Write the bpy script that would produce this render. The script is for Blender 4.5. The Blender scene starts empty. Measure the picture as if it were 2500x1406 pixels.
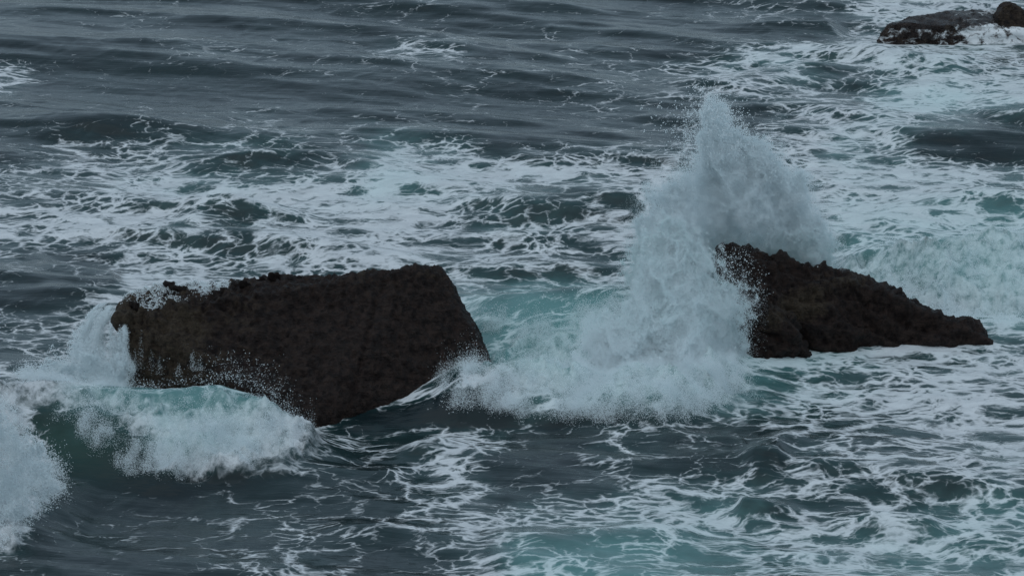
import bpy, bmesh, math, time
import numpy as np
from mathutils import Vector, Matrix
T0 = time.time()
SC = bpy.context.scene
COL = SC.collection
rng = np.random.default_rng(7)

# ------------------------------------------------------------------ camera
CAM_H, PITCH, HFOV = 36.0, math.radians(16.0), math.radians(15.0)
cam_d = bpy.data.cameras.new('camera')
cam_d.sensor_fit = 'HORIZONTAL'
cam_d.angle = HFOV
cam_d.clip_start = 1.0
cam_d.clip_end = 60000.0
cam = bpy.data.objects.new('camera', cam_d)
COL.objects.link(cam)
cam.location = (0, 0, CAM_H)
cam.rotation_euler = (math.pi / 2 - PITCH, 0, 0)
SC.camera = cam

# ------------------------------------------------------------------ overcast sky and soft sun
SUN_EL, SUN_ROT = math.radians(62), math.radians(-150)
world = bpy.data.worlds.new('World')
SC.world = world
world.use_nodes = True
wn = world.node_tree
wn.nodes.clear()
w_out = wn.nodes.new('ShaderNodeOutputWorld')
w_bg = wn.nodes.new('ShaderNodeBackground')
w_sky = wn.nodes.new('ShaderNodeTexSky')
w_sky.sky_type = 'NISHITA'
w_sky.sun_disc = False
w_sky.sun_elevation = SUN_EL
w_sky.sun_rotation = SUN_ROT
w_sky.air_density = 1.0
w_sky.dust_density = 1.0
w_sky.ozone_density = 1.5
w_hs = wn.nodes.new('ShaderNodeHueSaturation')
w_hs.inputs['Saturation'].default_value = 0.75
wn.links.new(w_sky.outputs[0], w_hs.inputs['Color'])
w_mx = wn.nodes.new('ShaderNodeMix')            # a closed deck of cloud over the blue
w_mx.data_type = 'RGBA'
w_mx.inputs[0].default_value = 0.72
wn.links.new(w_hs.outputs[0], w_mx.inputs[6])
w_mx.inputs[7].default_value = (4.1, 5.65, 6.95, 1)
wn.links.new(w_mx.outputs[2], w_bg.inputs['Color'])
w_bg.inputs['Strength'].default_value = 0.10
wn.links.new(w_bg.outputs[0], w_out.inputs['Surface'])

sun_d = bpy.data.lights.new('sun', 'SUN')
sun_d.energy = 0.9
sun_d.angle = math.radians(120)
sun_d.color = (1.0, 0.985, 0.965)
sun = bpy.data.objects.new('sun', sun_d)
COL.objects.link(sun)
sdir = Vector((math.sin(SUN_ROT) * math.cos(SUN_EL), math.cos(SUN_ROT) * math.cos(SUN_EL), math.sin(SUN_EL)))
sun.rotation_euler = sdir.to_track_quat('Z', 'Y').to_euler()

SC.view_settings.view_transform = 'Standard'
SC.view_settings.look = 'None'
SC.view_settings.gamma = 1.0
SC.view_settings.exposure = -0.28
SC.view_settings.use_curve_mapping = False
SC.render.engine = 'CYCLES'
SC.cycles.max_bounces = 8
SC.cycles.diffuse_bounces = 4
SC.cycles.transparent_max_bounces = 16

# ------------------------------------------------------------------ survey helpers (photo pixel -> point on the ground)
FPX = 1250.0 / math.tan(HFOV / 2)
CP, SP = math.cos(PITCH), math.sin(PITCH)

def ray(px, py):
    u = (px - 1250.0) / FPX
    v = (703.0 - py) / FPX
    return np.array([u, CP + v * SP, -SP + v * CP])

def at(px, py, z=0.0):
    d = ray(px, py)
    t = (z - CAM_H) / d[2]
    return np.array([d[0] * t, d[1] * t, z])

def aty(px, py, y):
    d = ray(px, py)
    t = y / d[1]
    return np.array([d[0] * t, y, CAM_H + d[2] * t])

def proj(x, y, z):
    zz = z - CAM_H
    f = y * CP - zz * SP
    v = y * SP + zz * CP
    return 1250.0 + FPX * x / f, 703.0 - FPX * v / f

# ------------------------------------------------------------------ numpy noise
U = np.uint32
def _h(ix, iy, iz, seed):
    n = ix * U(374761393) + iy * U(668265263) + iz * U(2147483647) + U((seed * 1274126177) & 0xffffffff)
    n = (n ^ (n >> U(13))) * U(1274126177)
    n = (n ^ (n >> U(16))) * U(2246822519)
    return ((n ^ (n >> U(15))) & U(0xffff)).astype(np.float32) * np.float32(2.0 / 65535.0) - np.float32(1.0)

def vnoise(x, y, z=None, seed=0):
    """value noise, -1..1"""
    x0 = np.floor(x); y0 = np.floor(y)
    fx = (x - x0).astype(np.float32); fy = (y - y0).astype(np.float32)
    ix = x0.astype(np.int32).view(U); iy = y0.astype(np.int32).view(U)
    fx = fx * fx * fx * (fx * (fx * 6 - 15) + 10); fy = fy * fy * fy * (fy * (fy * 6 - 15) + 10)
    def layer(iz):
        a = _h(ix, iy, iz, seed); b = _h(ix + U(1), iy, iz, seed)
        c = _h(ix, iy + U(1), iz, seed); d = _h(ix + U(1), iy + U(1), iz, seed)
        return (a + (b - a) * fx) * (1 - fy) + (c + (d - c) * fx) * fy
    if z is None:
        return layer(U(0))
    z0 = np.floor(z)
    fz = (z - z0).astype(np.float32); fz = fz * fz * (3 - 2 * fz)
    iz = z0.astype(np.int32).view(U)
    l0 = layer(iz); l1 = layer(iz + U(1))
    return l0 + (l1 - l0) * fz

def fbm(x, y, z=None, octaves=4, seed=0, gain=0.5, billow=False):
    s = 0.0; a = 1.0; f = 1.0; n = 0.0
    for o in range(octaves):
        ca, sa = math.cos(.6 + 1.1 * o), math.sin(.6 + 1.1 * o)
        v = vnoise((x * ca - y * sa) * f + 13.7 * o, (x * sa + y * ca) * f - 7.1 * o, None if z is None else (z + .31 * x - .23 * y) * f + 3.3 * o, seed + o)
        s = s + a * (np.abs(v) if billow else v)
        n += a; a *= gain; f *= 2.03
    return s / n

def sstep(a, b, x):
    t = np.clip((x - a) / (b - a), 0, 1)
    return t * t * (3 - 2 * t)

# ------------------------------------------------------------------ foam plan: how much foam lies where on the water
FOAM = """
1111111111122222321111111223344335888876
1112222111111112221112111111111125766666
1111111332222225553222222223467888887775
6211111111222222222222234456666545677777
5211111111111111122223333345676543578888
1111132213311112212112332222224677888754
1234344454443333332111122233335778851121
2444465545434457665444555555667765654321
5667767654445689999999877777777888888886
5556788988999889876643356777777788888766
7788899843556999985556666777777788888887
7777767555788888887676677777777765667777
5333677766778888766777656777777777778787
2222267766677777765555665556677777776788
1235667777777777665433345788887777788989
4456688888777777744455668999887777777887
4455788888777777733466789999887777777545
4568988888877777643357899999876667777667
7777654555557644558999999999754565778877
8776766566666233334899999997656667778887
9311599999996321223233445554445566677777
9510029999976544467622344433323455667676
9800037987554434674112344332234565666776
9821222222333334565222345555566666677666
9711222233333333565334566676434545655566
9311222234443333556666666777666777777666
7111222233343333455443334455566667777777
2111112233454323335666655555555566655666
""".split()
AER = """
00000000000000012332
00000000000012343343
00000000000001122564
00133324321001124311
22333335433322234444
12232222233222225566
00122222222234455788
01122222279999886556
01254433379987765333
25777752225666543222
23366422212222222222
11221111111122222223
00000011123344433345
00000000126776544555
""".split()
FOAM = np.array([[int(c) for c in r] for r in FOAM], float) / 9.0
AER = np.array([[int(c) for c in r] for r in AER], float) / 9.0

def lookup(grid, px, py):
    nr, nc = grid.shape
    c = np.clip(px / (2500.0 / nc) - 0.5, 0, nc - 1.001)
    r = np.clip(py / (1406.0 / nr) - 0.5, 0, nr - 1.001)
    c0 = c.astype(int); r0 = r.astype(int)
    fc = c - c0; fr = r - r0
    fc = fc * fc * (3 - 2 * fc); fr = fr * fr * (3 - 2 * fr)
    return ((grid[r0, c0] * (1 - fc) + grid[r0, c0 + 1] * fc) * (1 - fr)
            + (grid[r0 + 1, c0] * (1 - fc) + grid[r0 + 1, c0 + 1] * fc) * fr)

# ------------------------------------------------------------------ sea surface as a height function
class Ridge:
    """one wave: crest points (px, py, height), front width, back width"""
    def __init__(self, pts, wf, wb, power=1.0, boil=0.0):
        w = np.array([at(p[0], p[1], p[2]) for p in pts])
        o = np.argsort(w[:, 0]); w = w[o]
        self.x, self.y, self.z = w[:, 0], w[:, 1], w[:, 2]
        self.wf, self.wb, self.power, self.boil = wf, wb, power, boil
    def __call__(self, x, y):
        yc = np.interp(x, self.x, self.y)
        zc = np.interp(x, self.x, self.z, left=self.z[0] if abs(self.x[0]) > 17 else 0, right=self.z[-1] if abs(self.x[-1]) > 17 else 0)
        d = y - yc
        t = np.where(d < 0, -d / self.wf, d / self.wb)
        t = np.clip(t, 0, 1)
        front = (1 - t ** 1.5) ** 1.6 if self.power == 1.0 else (1 - t) ** self.power * (1 + t)
        back = 0.5 + 0.5 * np.cos(math.pi * t)
        return zc * np.where(d < 0, front, back), t, d

W1 = Ridge([(-260, 970, 1.3), (-40, 930, 1.2), (120, 942, 1.15), (250, 956, 1.15), (400, 958, 1.3), (540, 932, 1.6), (640, 955, 1.45), (715, 1005, .9), (790, 1035, .35), (880, 1055, 0)], 5.0, 3.0)
W2 = Ridge([(1100, 790, .3), (1180, 735, 1.0), (1300, 722, 1.4), (1450, 712, 1.6), (1560, 690, 1.9), (1640, 705, 1.8), (1710, 765, 1.2), (1800, 840, .5), (1980, 900, 0)], 8.5, 4.0)
W2B = Ridge([(990, 965, 0), (1060, 935, .35), (1120, 912, .85), (1180, 915, .8), (1300, 930, .7), (1400, 925, .8), (1520, 905, 1.2), (1620, 905, 1.3), (1710, 920, .85), (1800, 945, .35), (1930, 970, 0)], 2.6, 2.2)
W3 = Ridge([(2030, 630, .2), (2150, 600, .9), (2230, 590, 1.3), (2350, 578, 1.5), (2500, 565, 1.5), (2700, 560, 1.5)], 4.3, 4.0)
W4 = Ridge([(-400, 1010, 2.2), (-60, 1040, 2.0), (20, 1075, 1.5), (80, 1125, .9), (140, 1180, .4), (230, 1225, 0)], 5.2, 3.0)
BREAKERS = [W1, W2, W2B, W3, W4]
SWELLS = [
    Ridge([(2170, 350, 0), (2230, 312, .6), (2350, 305, .85), (2500, 318, .8), (2700, 330, .8)], 3.2, 2.2),
    Ridge([(2400, 272, 0), (2450, 262, .4), (2520, 254, .7), (2700, 250, .7)], 1.6, 1.2),
    Ridge([(1080, 486, 0), (1250, 472, .35), (1420, 456, .7), (1600, 462, .75), (1720, 485, 0)], 2.4, 1.6),
    Ridge([(460, 512, 0), (530, 494, .6), (620, 486, .65), (720, 490, .5), (830, 508, 0)], 2.2, 1.6),
    Ridge([(420, 398, 0), (560, 368, .6), (700, 360, .75), (850, 370, .6), (1000, 392, .4), (1150, 405, 0)], 2.6, 2.0),
    Ridge([(-200, 70, .5), (200, 82, .6), (420, 98, .6), (700, 130, .45), (1000, 165, .5), (1300, 185, .4), (1600, 200, 0)], 6, 5),
    Ridge([(-200, 20, .4), (300, 30, .4), (700, 52, .6), (1000, 88, .5), (1300, 110, .4), (1700, 130, 0)], 5, 5),
    Ridge([(-200, 330, .6), (100, 318, .6), (350, 312, .3), (600, 310, 0)], 5, 5),
    Ridge([(1780, 60, 0), (1900, 48, .5), (2050, 34, .8), (2110, 60, 0)], 3, 3),
    Ridge([(2040, 152, 0), (2200, 139, .55), (2380, 148, .5), (2470, 165, 0)], 2.0, 1.4),
    Ridge([(1600, 205, 0), (1800, 176, .45), (1950, 168, .6), (2090, 190, 0)], 2.8, 2.0),
    Ridge([(1740, 1135, 0), (1800, 1118, .4), (1880, 1095, .45), (1980, 1065, 0)], 1.6, 1.6),
    Ridge([(1220, 1325, 0), (1330, 1300, .45), (1480, 1290, .55), (1650, 1305, .4), (1780, 1325, 0)], 2.2, 2.4),
    Ridge([(1750, 1222, 0), (1785, 1203, .5), (1830, 1210, .4), (1950, 1235, 0)], 1.0, 1.2),
    Ridge([(1990, 1250, 0), (2080, 1228, .4), (2200, 1235, .3), (2260, 1250, 0)], 1.8, 1.6),
    Ridge([(900, 1060, 0), (980, 1040, .3), (1080, 1032, .3), (1200, 1050, 0)], 1.5, 1.6),
    Ridge([(650, 1120, 0), (760, 1106, .3), (900, 1108, .3), (1000, 1125, 0)], 1.3, 1.4),
    Ridge([(800, 1300, 0), (1000, 1285, .25), (1200, 1290, 0)], 1.5, 1.6),
    Ridge([(60, 640, 0), (150, 632, .3), (280, 640, .4), (330, 655, 0)], 2.0, 1.6),
    Ridge([(2040, 520, 0), (2200, 490, .5), (2400, 470, .6), (2600, 470, .5)], 3, 3),
    Ridge([(1450, 560, 0), (1300, 552, .3), (1150, 560, 0)], 1.6, 1.4),
    Ridge([(1100, 668, 0), (1250, 655, .35), (1400, 650, .3), (1500, 660, 0)], 1.6, 1.4),
]
# the water drops in front of the big rock and in front of the left breaker
P_TR = at(790, 1040, 0); P_TR2 = at(250, 1240, 0)

NW = 64
_wl = 1.0 * (13.0 / 1.0) ** (rng.random(NW) ** 0.95)
_th = np.radians(-109 + rng.normal(0, 15, NW))
_ph = rng.random(NW) * 2 * math.pi
_am = 0.0042 * _wl ** 1.1

def boil_field(x, y):
    """how much broken white water stands on the wave at this place"""
    b = np.zeros_like(x)
    for w, k0, k1 in ((W1, -0.10, 1.0), (W2, 0.14, 0.86), (W2B, -0.7, 1.0), (W3, -0.15, 1.0), (W4, -0.4, 1.0)):
        zc = np.interp(x, w.x, w.z, left=w.z[0] if abs(w.x[0]) > 17 else 0, right=w.z[-1] if abs(w.x[-1]) > 17 else 0)
        yc = np.interp(x, w.x, w.y)
        d = yc - y
        s = np.where(d > 0, d / w.wf, d / w.wb)
        m = sstep(k0, k0 + 0.25, s) * (1 - sstep(k1 - 0.15, k1 + 0.06, s)) * sstep(0.1, 0.6, zc)
        b = np.maximum(b, m)
    # the green unbroken shoulder of the left wave
    px, py = proj(x, y, W1(x, y)[0])
    jag = 22 * vnoise(x * 1.1, y * .9, seed=71) + 12 * vnoise(x * 3, y * 2.4, seed=72)
    green = sstep(30, 70, px) * (1 - sstep(-18, 18, px - 130 - 1.05 * (py - 965) + jag))
    green *= sstep(975, 1005, py + .5 * jag)
    return b * (1 - green * (px < 600)) * sstep(.40, .75, lookup(FOAM, px, py))

def sea_h(x, y, fine=True):
    x = np.asarray(x, float); y = np.asarray(y, float)
    h = np.zeros_like(x)
    wx = x + 1.2 * vnoise(x * .22, y * .16, seed=91)
    wy = y + 1.6 * vnoise(x * .16, y * .2, seed=92)
    for w in BREAKERS:
        hh, t, d = w(x, y)
        h = np.maximum(h, hh) + 0.25 * np.minimum(h, hh)
    for w in SWELLS:
        h = h + w(wx, wy)[0] * 0.7
    for p, r, a in ((P_TR, (3.2, 2.6), -.5), (P_TR2, (5.5, 3.5), -.35)):
        h = h + a * np.exp(-((x - p[0]) / r[0]) ** 2 - ((y - p[1]) / r[1]) ** 2)
    amp = 0.75 + 0.45 * vnoise(x * .09, y * .07, seed=5)
    s = np.zeros_like(h)
    for i in range(NW):
        k = 2 * math.pi / _wl[i]
        s += _am[i] * np.cos(k * (x * math.cos(_th[i]) + y * math.sin(_th[i])) + _ph[i] + 0.8 * np.sin(0.13 * x + i))
    s = s * amp
    s = s + 0.22 * np.abs(s) - 0.03          # sharper crests
    h = h + s * 1.0
    if fine:
        b = boil_field(x, y)
        r = 0.5 - fbm(x * 1.1, y * 1.0, octaves=4, seed=21, billow=True)
        r2 = .5 - fbm(x * .5, y * .42, octaves=2, seed=24, billow=True)
        h = h + b * b * (1.0 * r + (0.75 + .5 * (x > 9)) * r2 - .08)
        rg = 1 - np.abs(fbm(x * .75 + 0.4 * vnoise(x, y, seed=3), y * .62, octaves=4, seed=33)) * 2
        h = h + 0.055 * rg * (1 - b) * (0.3 + 0.9 * lookup(FOAM, *proj(x, y, h)))
    return h

# ------------------------------------------------------------------ node helpers
class NT:
    def __init__(self, name):
        self.m = bpy.data.materials.new(name)
        self.m.use_nodes = True
        self.t = self.m.node_tree
        self.t.nodes.clear()
        self.out = self.t.nodes.new('ShaderNodeOutputMaterial')
    def n(self, typ, _props=None, **inp):
        nd = self.t.nodes.new('ShaderNode' + typ)
        for k, v in (_props or {}).items():
            setattr(nd, k, v)
        for k, v in inp.items():
            key = k.replace('_', ' ')
            if k.startswith('i') and k[1:].isdigit():
                sock = nd.inputs[int(k[1:])]
            else:
                sock = nd.inputs[key]
            self.set(sock, v)
        return nd
    def set(self, sock, v):
        if isinstance(v, bpy.types.NodeSocket):
            self.t.links.new(v, sock)
        elif isinstance(v, bpy.types.Node):
            self.t.links.new(v.outputs[0], sock)
        else:
            if sock.type == 'RGBA' and len(v) == 3:
                v = (*v, 1)
            sock.default_value = v
    def math(self, op, a, b=0.0, c=0.0, clamp=False):
        nd = self.n('Math', {'operation': op, 'use_clamp': clamp}, i0=a, i1=b, i2=c)
        return nd.outputs[0]
    def vmath(self, op, a, b=(0, 0, 0)):
        return self.n('VectorMath', {'operation': op}, i0=a, i1=b).outputs[0]
    def scale(self, a, s):
        nd = self.n('VectorMath', {'operation': 'SCALE'}, i0=a)
        self.set(nd.inputs['Scale'], s)
        return nd.outputs[0]
    def step(self, x, a, b, to0=0.0, to1=1.0, smooth=True):
        nd = self.n('MapRange', {'interpolation_type': 'SMOOTHSTEP' if smooth else 'LINEAR'})
        for i, v in enumerate((x, a, b, to0, to1)):
            self.set(nd.inputs[i], v)
        return nd.outputs[0]
    def noise(self, vec, scale, detail=3, rough=0.5, color=False, dist=0.0):
        nd = self.n('TexNoise', {'noise_dimensions': '3D'}, Vector=vec, Scale=scale, Detail=detail, Roughness=rough, Distortion=dist)
        return nd.outputs[1 if color else 0]
    def edge(self, vec, scale, rnd=1.0):
        nd = self.n('TexVoronoi', {'feature': 'DISTANCE_TO_EDGE', 'voronoi_dimensions': '2D'}, Vector=vec, Scale=scale, Randomness=rnd)
        return nd.outputs['Distance']
    def mix(self, f, a, b):
        nd = self.n('Mix', {'data_type': 'RGBA'})
        self.set(nd.inputs[0], f); self.set(nd.inputs[6], a); self.set(nd.inputs[7], b)
        return nd.outputs[2]
    def attr(self, name):
        return self.n('Attribute', {'attribute_name': name}).outputs['Fac']
    def combine(self, x, y, z):
        return self.n('CombineXYZ', None, X=x, Y=y, Z=z).outputs[0]
    def finish(self, shader):
        self.t.links.new(shader, self.out.inputs['Surface'])
        return self.m

def tag(o, label=None, category=None, group=None, kind=None):
    if label: o['label'] = label
    if category: o['category'] = category
    if group: o['group'] = group
    if kind: o['kind'] = kind
    return o

# ------------------------------------------------------------------ materials
def sea_material():
    N = NT('sea_water')
    P = N.n('TexCoord').outputs['Object']
    D = N.attr('foam'); A = N.attr('air'); B = N.attr('boil')
    sep = N.n('SeparateXYZ', None, Vector=P)
    P2 = N.combine(sep.outputs[0], sep.outputs[1], 0.0)
    cen = lambda c: N.vmath('SUBTRACT', c, (.5, .5, .5))
    w1 = N.scale(cen(N.noise(P2, .33, 2, .5, True)), 2.1)
    w2 = N.scale(cen(N.noise(P2, 1.2, 3, .55, True)), 0.55)
    w3 = N.scale(cen(N.noise(P2, 5.0, 3, .6, True)), 0.09)
    Q = N.vmath('ADD', N.vmath('ADD', N.vmath('MULTIPLY', P2, (.66, 1.0, 0)), w1), N.vmath('ADD', w2, w3))
    big = N.noise(N.vmath('ADD', P2, w1), .27, 5, .62)
    mid = N.noise(N.vmath('ADD', N.vmath('MULTIPLY', P2, (.6, 1., 1.)), w2), 1.4, 5, .62)
    fin = N.noise(N.vmath('MULTIPLY', P2, (.5, 1., 1.)), 6.0, 5, .68)
    dd = N.math('ADD', N.math('SUBTRACT', N.math('MULTIPLY', D, 1.48), .17), N.math('MULTIPLY', N.math('SUBTRACT', big, .5), 1.15))
    dd = N.math('ADD', dd, N.math('MULTIPLY', N.math('SUBTRACT', mid, .5), .75))
    dd = N.math('ADD', dd, N.math('MULTIPLY', N.math('SUBTRACT', fin, .5), .55))
    # cells of three sizes: foam gathers along their edges, thick or thin as it happens to lie
    def cells(off, sc, k):
        e = N.edge(N.vmath('ADD', Q, off), sc)
        return N.math('MULTIPLY', N.math('SUBTRACT', .52, N.math('MINIMUM', N.math('MULTIPLY', N.math('POWER', e, .75), 2.3), 1.25)), k)
    sel = N.step(N.noise(N.vmath('ADD', P2, (40, 9, 0)), .45, 3, .5), .36, .64)
    inv = N.math('SUBTRACT', 1.0, sel)
    c1 = N.math('MULTIPLY', cells((0, 0, 0), .72, 1.0), N.math('ADD', .25, N.math('MULTIPLY', inv, .75)))
    c2 = N.math('MULTIPLY', cells((17.3, 5.1, 0), 2.2, .85), N.math('ADD', .30, N.math('MULTIPLY', sel, .70)))
    c3 = cells((3.3, 31.1, 0), 5.2, .32)
    F = N.math('ADD', N.math('ADD', dd, c1), N.math('ADD', c2, c3))
    core = N.step(F, .44, 1.14)
    halo = N.step(F, .34, 1.25)
    foam = N.math('ADD', N.math('MULTIPLY', core, .68), N.math('MULTIPLY', halo, .32))
    # broken water on the breakers: fluffy, not a web
    bn = N.noise(N.vmath('MULTIPLY', P, (1, .8, 1)), 2.6, 6, .66)
    bm = N.step(N.math('ADD', N.math('ADD', N.math('MULTIPLY', D, .62), N.math('MULTIPLY', B, .25)), N.math('MULTIPLY', N.math('SUBTRACT', bn, .5), 1.7)), .36, .92)
    foam = N.math('ADD', N.math('MULTIPLY', foam, N.math('SUBTRACT', 1.0, B)), N.math('MULTIPLY', bm, B), clamp=True)
    # faint thread foam / bubbles everywhere
    sp = N.noise(N.vmath('MULTIPLY', P2, (.45, 1.3, 1)), 9.0, 3, .7)
    spk = N.math('MULTIPLY', N.step(sp, .66, .80), N.math('MULTIPLY', N.step(big, .48, .68), .14))
    foam = N.math('MAXIMUM', foam, spk)
    # water body colour: deep slate green, milky turquoise where full of air
    an = N.math('ADD', A, N.math('MULTIPLY', N.math('SUBTRACT', big, .5), .55))
    an = N.math('ADD', an, N.math('MULTIPLY', N.math('SUBTRACT', mid, .5), .35))
    air = N.step(an, .16, .95)
    deep = N.mix(N.step(big, .3, .7), (.0070, .0140, .0165), (.0095, .0225, .0240))
    deep = N.mix(N.math('MULTIPLY', N.step(D, .15, .75), .85), deep, (.020, .050, .0515))
    deep = N.mix(N.attr('green'), deep, (.007, .040, .032))
    body = N.mix(air, deep, (.115, .255, .25))
    # ripples
    PR = N.n('VectorRotate', {'rotation_type': 'Z_AXIS'}, Vector=P2, Angle=.22).outputs[0]
    r1 = N.noise(N.vmath('ADD', N.vmath('MULTIPLY', PR, (.16, 1.05, 1)), N.scale(w2, .3)), 1.5, 5, .58)
    r2 = N.noise(N.vmath('MULTIPLY', PR, (.34, 1.25, 1)), 8.0, 4, .62)
    hgt = N.math('ADD', N.math('MULTIPLY', r1, .075), N.math('MULTIPLY', r2, .011))
    bump = N.n('Bump', None, Strength=.55, Distance=1.0, Height=hgt)
    water = N.n('BsdfPrincipled', None, Base_Color=body, Roughness=.09, IOR=1.333, Normal=bump.outputs[0])
    water.inputs['Specular IOR Level'].default_value = .36
    fh = N.math('ADD', N.math('MULTIPLY', N.noise(P2, 6.0, 4, .62), .07), N.math('MULTIPLY', N.math('MULTIPLY', N.noise(P, 2.6, 5, .66), B), .22))
    fb = N.n('Bump', None, Strength=.7, Distance=1.0, Height=fh)
    fcol = N.mix(N.step(mid, .25, .75), (.55, .58, .60), (.73, .755, .77))
    fcol = N.mix(N.math('MULTIPLY', air, .55), fcol, (.50, .72, .71))
    fsh = N.n('BsdfPrincipled', None, Base_Color=fcol, Roughness=.75, Normal=fb.outputs[0])
    fsh.inputs['Specular IOR Level'].default_value = .2
    thick = N.math('MULTIPLY', foam, N.step(fin, .15, .6, .80, 1.0))
    mx = N.n('MixShader', None, i0=thick, i1=water.outputs[0], i2=fsh.outputs[0])
    return N.finish(mx.outputs[0])

def rock_material(name, wet=0.0, foamy=0.0):
    N = NT(name)
    P = N.n('TexCoord').outputs['Object']
    n1 = N.noise(P, .8, 5, .6)
    n2 = N.noise(P, 4.5, 6, .68)
    n3 = N.noise(P, 16.0, 5, .65)
    crust = N.attr('crust')
    f = N.math('ADD', N.math('ADD', crust, .22), N.math('MULTIPLY', N.math('SUBTRACT', n1, .5), 1.1))
    f = N.step(N.math('ADD', f, N.math('MULTIPLY', N.math('SUBTRACT', n2, .5), 1.4)), .30, .85)
    c = N.mix(N.step(n2, .35, .68), (.0120, .0074, .0066), (.050, .0310, .0245))
    c = N.mix(f, c, N.mix(N.step(n3, .3, .7), (.044, .032, .022), (.098, .073, .048)))
    n4 = N.noise(N.vmath('MULTIPLY', P, (.8, .8, 5.0)), 2.6, 5, .65)
    hgt = N.math('ADD', N.math('ADD', N.math('MULTIPLY', n2, .30), N.math('MULTIPLY', n4, .16)), N.math('MULTIPLY', n3, .17))
    bp = N.n('Bump', None, Strength=1.0, Distance=1.0, Height=hgt)
    sh = N.n('BsdfPrincipled', None, Base_Color=c, Roughness=N.step(n2, .3, .7, .42 - .25 * wet, .80 - .5 * wet), Normal=bp.outputs[0])
    sh.inputs['Specular IOR Level'].default_value = .26 + .25 * wet
    if foamy:
        st = N.noise(N.vmath('ADD', N.vmath('MULTIPLY', P, (.8, .55, 1.5)), N.scale(N.noise(P, 1.2, 3, .5, True), 1.2)), 2.2, 6, .7)
        geo = N.attr('film')
        k = N.step(N.math('ADD', N.math('MULTIPLY', geo, .5), st), .80, .98)
        fo = N.n('BsdfPrincipled', None, Base_Color=(.7, .73, .74), Roughness=.6)
        mx = N.n('MixShader', None, i0=N.math('MULTIPLY', k, foamy), i1=sh.outputs[0], i2=fo.outputs[0])
        return N.finish(mx.outputs[0])
    return N.finish(sh.outputs[0])

def spray_material(name, col=(.885, .94, .955), trans=.5):
    N = NT(name)
    d = N.n('BsdfDiffuse', None, Color=col)
    t = N.n('BsdfTranslucent', None, Color=col)
    mx = N.n('MixShader', None, i0=trans, i1=d.outputs[0], i2=t.outputs[0])
    return N.finish(mx.outputs[0])

M_SEA = sea_material()
M_ROCK = rock_material('dark_pitted_rock')
M_WET = rock_material('wet_ledge_rock', 1.0, 1.0)
M_SPRAY = spray_material('white_spray')
M_AERSPRAY = spray_material('aerated_spray', (.80, .915, .915))

# ------------------------------------------------------------------ the sea
def grade(lo, hi, step, out_lo, out_hi):
    core = np.arange(lo, hi + 1e-6, step)
    def tail(span):
        s = []; d = step; v = 0.0
        while v < span:
            d *= 1.28; v += d; s.append(v)
        return np.array(s)
    return np.concatenate([(lo - tail(lo - out_lo))[::-1], core, hi + tail(out_hi - hi)])

HG = {}
def surf(x, y):
    g = HG['z']
    c = np.clip((x - HG['x0']) / .07, 0, g.shape[1] - 1.01); r = np.clip((y - HG['y0']) / .125, 0, g.shape[0] - 1.01)
    c0 = c.astype(int); r0 = r.astype(int); fc = c - c0; fr = r - r0
    return (g[r0, c0] * (1 - fc) + g[r0, c0 + 1] * fc) * (1 - fr) + (g[r0 + 1, c0] * (1 - fc) + g[r0 + 1, c0 + 1] * fc) * fr

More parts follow.
